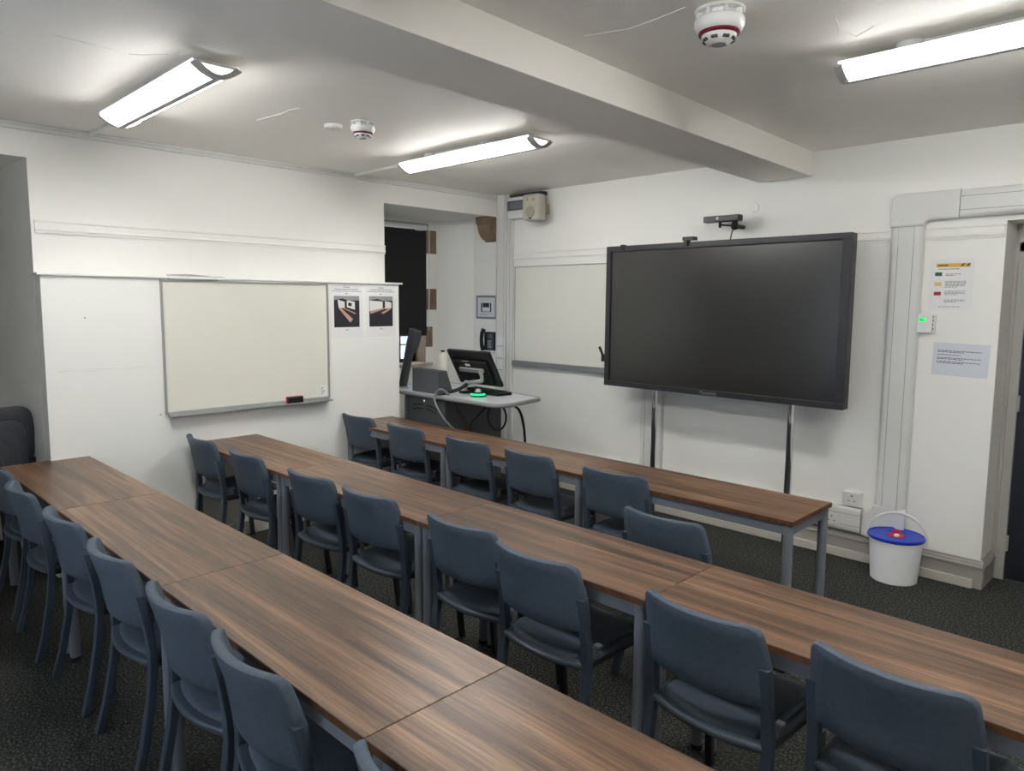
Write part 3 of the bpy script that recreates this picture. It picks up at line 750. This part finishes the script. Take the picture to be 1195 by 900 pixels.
pts = [(x, y, LZ-.014) for x, y in outl]; m.tube(pts+[pts[0]], .017, 10, cap=False); m.build('desk_edge', M['deskedge'], t)
bx = [(-.205, -.31), (.155, -.31)]
m = MB(); z0 = LZ; z1 = LZ+.20
m.add([(-.205, -.315, z0), (.16, -.315, z0), (.16, -.15, z0), (-.205, -.15, z0), (-.205, -.315, z1), (.16, -.315, z1), (.16, -.23, z1), (-.205, -.23, z1)], [(0,3,2,1),(4,5,6,7),(0,1,5,4),(1,2,6,5),(2,3,7,6),(3,0,4,7)])
m.build('upstand_box', M['darkgrey'], t, bevel=.002)

t = thing('document_camera', 'dark grey tubular document camera arm leaning up from the lectern', 'document camera', (-.115, -1.10, LZ))
MB().lathe([(.055, 0), (.055, .008), (.045, .014)], n=24).build('base_ring', M['alu'], t)
m = MB().tube([(0, 0, .01), (.045, .0, .15), (.11, .0, .36), (.14, .0, .45)], [.038, .038, .040, .041], 18); m.build('arm', M['darkgrey2'], t)
m = MB().tube([(.115, .0, .335), (.15, .01, .37), (.18, .015, .45), (.20, .015, .525)], [.034, .040, .044, .042], 16)
m.tube([(.14, .0, .45), (.17, .0, .535)], [.040, .042], 16); m.build('camera_head', M['darkgrey2'], t)
tag(MB().lathe([(.044, 0), (.048, .01), (.048, .25), (.042, .325), (.022, .335)], (.18, -.87, LZ), 24).build('white_canister', mat('pale_canister', (214, 211, 200), .5)),
    'pale round canister with black cap standing behind the lectern box', 'canister')
bpy.data.objects['white_canister']['label'] = 'pale round canister with black cap standing behind the lectern box'
MB().lathe([(.018, .335), (.018, .35)], (.18, -.87, LZ), 16).build('cap', M['black'], bpy.data.objects['white_canister'])

t = thing('computer_monitor', 'black computer monitor seen from behind, tilted back on an arm', 'monitor', (.665, -.86, LZ))
A_ = math.radians(29)
Rm = Matrix.Rotation(A_, 3, 'X'); pv = (0, .01, .09)
def rb(m, a, b_): m.box(a, b_, rot=Rm, piv=pv)
m = MB(); rb(m, (-.262, 0, .08), (.262, .03, .415)); m.build('panel_back', M['black'], t, bevel=.008)
m = MB(); rb(m, (-.20, -.022, .10), (.20, 0, .33)); m.build('rear_housing', M['blackm'], t, bevel=.008)
m = MB(); rb(m, (-.25, .030, .092), (.25, .0315, .403)); m.build('screen', M['screen'], t)
m = MB(); rb(m, (-.14, -.045, .235), (.15, -.02, .27)); m.build('arm_bracket', M['alu'], t, bevel=.004)
m = MB(); rb(m, (-.06, -.0235, .285), (.0, -.0215, .305)); m.build('rating_label', M['paper'], t)
m = MB()
for i in range(7): rb(m, (-.085+.012*i, -.0232, .325), (-.077+.012*i, -.0215, .337))
m.build('badge', M['photo2'], t)
m = MB(); m.tube([(.14, -.135, .215), (.15, -.12, .17), (.14, -.11, .13)], .016, 8); m.tube([(.14, -.11, .13), (.0, -.12, .105), (-.12, -.06, .095)], .017, 8); m.tube([(-.12, -.06, .10), (-.13, -.05, 0)], .018, 10); m.build('support_arm', M['alu'], t)
m = MB(); m.lathe([(.045, 0), (.045, .012)], (-.13, -.05, 0), 18); m.box((-.16, -.10, 0), (-.10, -.01, .02)); m.build('clamp', M['black'], t)
m = MB().hosepipe([(.0, -.07, .13), (-.08, -.16, .05), (-.13, -.26, .02), (-.17, -.33, -.01), (-.16, -.365, -.06)], .015, 8); m.build('cable_sleeve', M['blackm'], t)

t = thing('keyboard', 'black computer keyboard on the lectern under the monitor', 'keyboard', (.63, -.775, LZ), math.radians(-4))
MB().box((-.20, -.08, 0), (.27, .08, .026)).build('case', M['black'], t, bevel=.004)
m = MB()
for i in range(15):
    for j in range(5): m.box((-.19+.029*i, -.07+.027*j, .026), (-.166+.029*i, -.048+.027*j, .032))
m.build('keycaps', M['blackm'], t)['kind'] = 'stuff'
t = thing('indicator_puck', 'small round indicator glowing green with silver dome on the lectern edge', 'indicator light', (.775, -.985, LZ))
MB().lathe([(.062, 0), (.064, .010), (.058, .012)], n=28).build('base', M['black'], t)
MB().lathe([(.057, .012), (.060, .018), (.057, .026)], n=28).build('glowing_ring', M['lamp'], t)
MB().lathe([(.056, .026), (.04, .034), (.032, .036)], n=28).build('collar', M['black'], t)
MB().lathe([(.031, .034), (.029, .05), (.018, .062), (0, .066)], n=24).build('dome', M['alu'], t)
t = thing('cable_bundle', 'black cables looping below the right wing of the lectern', 'cable', (.80, -.95, LZ-.03))
m = MB()
m.hosepipe([(-.14, -.20, 0), (-.12, -.19, -.06), (-.03, -.18, -.16), (.05, -.18, -.25), (.16, -.17, -.36)], .010, 8)
m.hosepipe([(.13, -.05, .0), (.07, -.10, -.10), (.0, -.14, -.19), (.02, -.15, -.24)], .009, 8)
m.build('hanging_cable', M['blackm'], t)
m = MB(); lp = []
for i in range(19): a = 2*PI*i/18; lp.append((.23+.085*math.sin(a), -.06+.02*math.sin(a), -.11+.11*math.cos(a)))
m.tube(lp, .009, 8, cap=False); m.build('cable_loop', M['blackm'], t)
MB().hosepipe([(.30, .0, .0), (.36, .06, -.05), (.38, .10, -.20), (.38, .12, -.45), (.38, .12, -.85)], .010, 8).build('trailing_cable', M['blackm'], t)
tag(MB().hosepipe([(.62, -1.17, LZ+.012), (.56, -1.20, LZ+.055), (.52, -1.235, LZ+.02), (.54, -1.25, LZ-.06), (.64, -1.25, LZ-.17), (.78, -1.24, LZ-.26), (.95, -1.22, LZ-.36), (1.08, -1.20, LZ-.43), (1.15, -1.19, LZ-.5)], .0095, 10).build('grey_hose', M['hose']),
    'grey cable hose curving over the lectern edge and down to the right', 'cable hose')

# ------------------------------------------------------------------ tables
def table(x0, x1, y_far, ang, row_y0, label, group):
    W = .4605; L_ = x1-x0-.003
    xc = (x0+x1)/2; c, s = math.cos(ang), math.sin(ang)
    loc = (c*xc+s*W/2, row_y0+s*xc-c*W/2, 0)
    t = thing('folding_table' if 0 else 'classroom_table', label, 'table', loc, ang, group)
    h = TH; hx, hy = L_/2, W/2
    MB().box((-hx, -hy, h-.0235), (hx, hy, h)).build('tabletop', M['wood'], t, bevel=.0015)
    m = MB()
    e = .0012
    for a, b_ in (((-hx-.0005, -hy-e, h-.0225), (hx+.0005, -hy, h-.0015)), ((-hx-.0005, hy, h-.0225), (hx+.0005, hy+e, h-.0015)), ((-hx-e, -hy, h-.0225), (-hx, hy, h-.0015)), ((hx, -hy, h-.0225), (hx+e, hy, h-.0015))): m.box(a, b_)
    m.build('edge_banding', M['wedge'], t)
    m = MB(); r = .0225; q = .010
    for sg in (-1, 1):
        m.box((-hx+.03, sg*(hy-q-.028), h-.074), (hx-.03, sg*(hy-q-.004), h-.0237))
        m.box((sg*(hx-q-.028), -hy+.03, h-.074), (sg*(hx-q-.004), hy-.03, h-.0237))
    m.build('apron_frame', M['steel'], t, bevel=.003)
    for sx in (-1, 1):
        for sy in (-1, 1):
            px, py = sx*(hx-q-r+.004), sy*(hy-q-r+.004)
            l_ = MB().lathe([(r, .018), (r, h-.024)], (px, py, 0), 18).build('leg', M['steel'], t)
            MB().lathe([(r*.9, 0), (r*1.02, .004), (r*1.02, .02)], (px, py, 0), 16).build('foot_cap', M['foot'], l_)
    return t
j1 = (.14, 1.3758, 2.5944, 3.8342); j2 = (.1165, 1.3555, 2.6538, 3.8576, 5.11); j3 = (.1293, 1.3567, 2.6195, 3.8461, 5.09)
gr = 'walnut tables in three long rows'
ordn = ('nearest the lectern end', 'second along', 'third along', 'last')
l1 = ('walnut table under the screen wall, end nearest the lectern', 'walnut table in the middle of the row under the screen', 'walnut table with a free right end, below the large screen')
l2 = ('walnut table touching the whiteboard panel, in the middle row', 'second walnut table from the whiteboard in the middle row', 'third walnut table from the whiteboard in the middle row', 'walnut table at the right-hand end of the middle row')
l3 = ('walnut table beside the stacked chairs, at the alcove end of the nearest row', 'second walnut table from the alcove in the row nearest the viewer', 'third walnut table from the alcove in the row nearest the viewer', 'walnut table cut off by the bottom edge, end of the nearest row')
for i in range(3): table(j1[i], j1[i+1], 0, .003, -1.4084, l1[i], gr)
for i in range(4): table(j2[i], j2[i+1], 0, .0061, -2.6303, l2[i], gr)
for i in range(4): table(j3[i], j3[i+1], 0, .0109, -3.7383, l3[i], gr)

# ------------------------------------------------------------------ chairs
def make_chair(label, mats, shellback=False):
    fab, shell, fr, fr2 = mats
    t = thing('stacking_chair', label, 'chair')
    zc, hh, cr_, ltop = (.682, .130, .034, .682) if not shellback else (.625, .187, .070, .50)
    def ymap(u, z):     # centreline of the back, chair faces +y
        return (.81-z)*.30 - max(0, .68-z)*.13 - .055*(1-(u/.21)**2)
    def fb(u, v, w):
        z = zc+v; s_ = 1.025 - .085*max(0, min(1, (z-.67)/.14))
        return (u*s_, ymap(u, z)+w, z)
    MB().pad(.211, hh, cr_, .0165, fb, roll=.007, nx=16, ny=8).build('backrest', M[fab], t)
    zs = .452
    def fs(u, v, w):    # seat cushion
        e = 1-(u/.2)**2
        y = .262+v + (-.042*e if v < 0 else .01*e)*min(1, abs(v)/.19)
        z = zs + w + .012*(v/.19)*(v < 0) - .035*max(0, (v-.12)/.07)**2*.6 - .010*(1-(u/.2)**2)*(1 if abs(v) < .2 else 0)
        return (u*(1+.04*v/.19), y, z)
    MB().pad(.188, .190, .026, .018, fs, roll=.022, nx=14, ny=12).build('seat', M[fab], t)
    def fr_(u, v, w):
        e = 1-(u/.22)**2
        y = .262+v + (-.046*e if v < 0 else .012*e)*min(1, abs(v)/.205)
        z = zs-.018 + w + .012*(v/.2)*(v < 0) - .02*max(0, (v-.12)/.08)**2
        return (u*(1+.04*v/.205), y, z)
    MB().pad(.211, .214, .014, .013, fr_, roll=.01, nx=14, ny=12).build('seat_shell', M[shell], t)
    for sx in (-1, 1):
        pts = [(.205, .030, .682), (.206, .042, .62), (.207, .056, .54), (.209, .064, .47), (.210, .064, .40), (.212, .050, .28), (.216, .022, .13), (.222, -.012, 0)]
        MB().bar([(sx*(a-.004), y-.006, z) for a, y, z in pts if z <= ltop][::-1], .0175, .014).build('rear_leg', M[fr], t, bevel=.004)
        MB().bar([(sx*.195, .385, .425), (sx*.20, .40, .25), (sx*.206, .43, 0)][::-1], .014, .013).build('front_leg', M[fr2], t, bevel=.004)
        MB().bar([(sx*.196, .04, .402), (sx*.196, .04, .428)], .013, .013)
        m = MB().box((sx*.183, .05, .404), (sx*.207, .39, .428)); m.build('side_rail', M[fr2], t, bevel=.003)
        m = MB().box((sx*.203, .100, .482), (sx*.226, .125, .490)); m.box((sx*.201, .100, .44), (sx*.207, .125, .490)); m.build('link_bracket', M['bracket'], t, bevel=.001)
    return t
blue = ('chair', 'shell', 'cframe', 'dframe')
proto = make_chair('x', blue)
used = [False]
def place(x, y, deg, label, group):
    if not used[0]: o = proto; used[0] = True
    else: o = copy_tree(proto)
    o.location = (x, y, 0); o.rotation_euler = (0, 0, math.radians(deg)); o['label'] = label; o['group'] = group
    return o
g1, g2_, g3 = 'chairs at the row under the screen', 'chairs along the middle row', 'chairs along the row nearest the viewer'
o1 = ('first blue-grey chair from the whiteboard wall, at the screen-side row', 'second blue-grey chair from the whiteboard wall, at the screen-side row', 'third blue-grey chair from the whiteboard wall, at the screen-side row', 'fourth blue-grey chair from the whiteboard wall, at the screen-side row', 'fifth blue-grey chair, tucked under the free-ended table below the screen', 'blue-grey chair pulled out behind the others, only its back top showing')
r1 = [(.31, -1.862, 2), (.945, -1.875, 1), (1.635, -1.885, 0), (2.205, -1.89, -2), (2.862, -1.905, 4), (3.495, -2.405, -1)]
for (x, y, d_), lb in zip(r1, o1): place(x, y, d_, lb, g1)
nm = ('first', 'second', 'third', 'fourth', 'fifth', 'sixth')
r2 = [(.40, -3.135, -1), (1.05, -3.13, -1), (1.785, -3.122, 3), (2.31, -3.11, 3), (2.965, -3.098, 2), (3.432, -3.145, .5), (4.10, -3.13, -3), (4.62, -3.105, -4)]
for i, (x, y, d_) in enumerate(r2):
    lb = ('%s blue-grey chair from the whiteboard wall, tucked in at the middle row' % nm[i]) if i < 6 else ('large foreground blue-grey chair beside the joint of the last middle-row tables' if i == 6 else 'large foreground blue-grey chair, the last one at the right end')
    place(x, y, d_, lb, g2_)
r3 = [(.46, -4.25, 0), (1.08, -4.265, -1), (1.73, -4.245, 1), (2.33, -4.235, 0), (2.93, -4.225, 1), (3.42, -4.225, -1), (4.13, -4.228, 0)]
for i, (x, y, d_) in enumerate(r3):
    lb = ('%s blue-grey chair from the alcove, tucked in at the nearest row' % nm[i]) if i < 6 else 'blue-grey chair whose back corner just shows at the bottom edge'
    place(x, y, d_, lb, g3)
# stack of darker chairs in the alcove
sp = make_chair('x', ('stackc', 'stackc', 'dframe', 'dframe'), True)
levels = ('bottom chair of the dark stack in the alcove', 'second chair up in the dark stack in the alcove', 'middle chair of the dark stack in the alcove', 'fourth chair up in the dark stack in the alcove', 'topmost chair of the dark stack in the alcove')
ang = math.radians(82)
for k in range(5):
    o = sp if k == 0 else copy_tree(sp)
    cx_, cy_ = .05-.04*k, -4.168+.048*k        # right-hand top corner of the back
    px = cx_-(.205*math.cos(ang)); py = cy_-(.205*math.sin(ang))
    o.location = (px, py, .0505*k+(.03 if k == 4 else 0)+.012); o.rotation_euler = (0, 0, ang); o['label'] = levels[k]; o['group'] = 'dark chairs stacked in the alcove'

# ------------------------------------------------------------------ bucket
t = thing('wipes_bucket', 'white plastic wipes bucket with blue lid and red cap by the skirting', 'bucket', (3.795, -.205, 0))
MB().lathe([(.128, 0), (.132, .004), (.150, .255), (.158, .258), (.158, .27), (.152, .272)], n=44).build('tub', M['bucket'], t)
ld = MB().lathe([(.160, .268), (.163, .274), (.163, .284), (.156, .288), (.150, .280), (.10, .277), (0, .277)], n=44).build('lid', M['blue'], t)
m = MB()
for k in range(10):
    a = 2*PI*k/10; m.lathe([(.012, .2765), (.012, .281)], (.042*math.cos(a), .042*math.sin(a), 0), 8)
m.lathe([(.045, .2765), (.045, .281), (0, .282)], n=24); m.build('dispenser_collar', M['redp'], ld)
m = MB().tube([(.01, -.02, .281), (.02, -.025, .295)], [.02, .008], 8); m.build('wipe_tip', M['paper'], ld)
m = MB().box((-.022, .01, .281), (.022, .018, .312)); m.build('flip_cap', M['redp'], ld, bevel=.003)
hp = []
vx, vy = .97, .26
for i in range(17):
    a = PI*i/16; r_ = .168; hp.append((r_*math.cos(a)*vx, r_*math.cos(a)*vy, .258+.168*math.sin(a)))
m = MB().tube(hp, .0085, 8); m.build('handle', M['plastic'], t)
m = MB()
for sg in (-1, 1): m.lathe([(.011, 0), (.011, .014)], (sg*.163*vx, sg*.163*vy, .245), 10)
m.build('handle_lug', M['plastic'], t)

# ------------------------------------------------------------------ daylight, camera, view
w = bpy.data.worlds.new('World'); bpy.context.scene.world = w; w.use_nodes = True
bg = w.node_tree.nodes['Background']; bg.inputs['Color'].default_value = (.72, .84, 1.0, 1); bg.inputs['Strength'].default_value = 3.2

cam = bpy.data.cameras.new('camera'); co = bpy.data.objects.new('camera', cam); C.objects.link(co)
fpx = 836.85
cam.sensor_fit = 'HORIZONTAL'; cam.sensor_width = 36; cam.lens = fpx*36/1195
cam.shift_x = 3.2976/1195; cam.shift_y = -8.7046/1195
cam.clip_start = .02
yaw, pitch, roll = .7868, -.1059, .0073
F = Vector((-math.cos(yaw)*math.cos(pitch), math.sin(yaw)*math.cos(pitch), math.sin(pitch)))
R = F.cross(Vector((0, 0, 1))).normalized(); U = R.cross(F)
R2 = R*math.cos(roll)+U*math.sin(roll); U2 = -R*math.sin(roll)+U*math.cos(roll)
mt = Matrix((R2, U2, -F)).transposed().to_4x4(); mt.translation = Vector((5.156, -5.0112, 1.7173))
co.matrix_world = mt
S = bpy.context.scene; S.camera = co
S.view_settings.view_transform = 'Standard'; S.view_settings.look = 'None'; S.view_settings.gamma = 1
S.view_settings.exposure = 0.68; S.view_settings.use_curve_mapping = False
S.cycles.max_bounces = 10; S.cycles.diffuse_bounces = 6
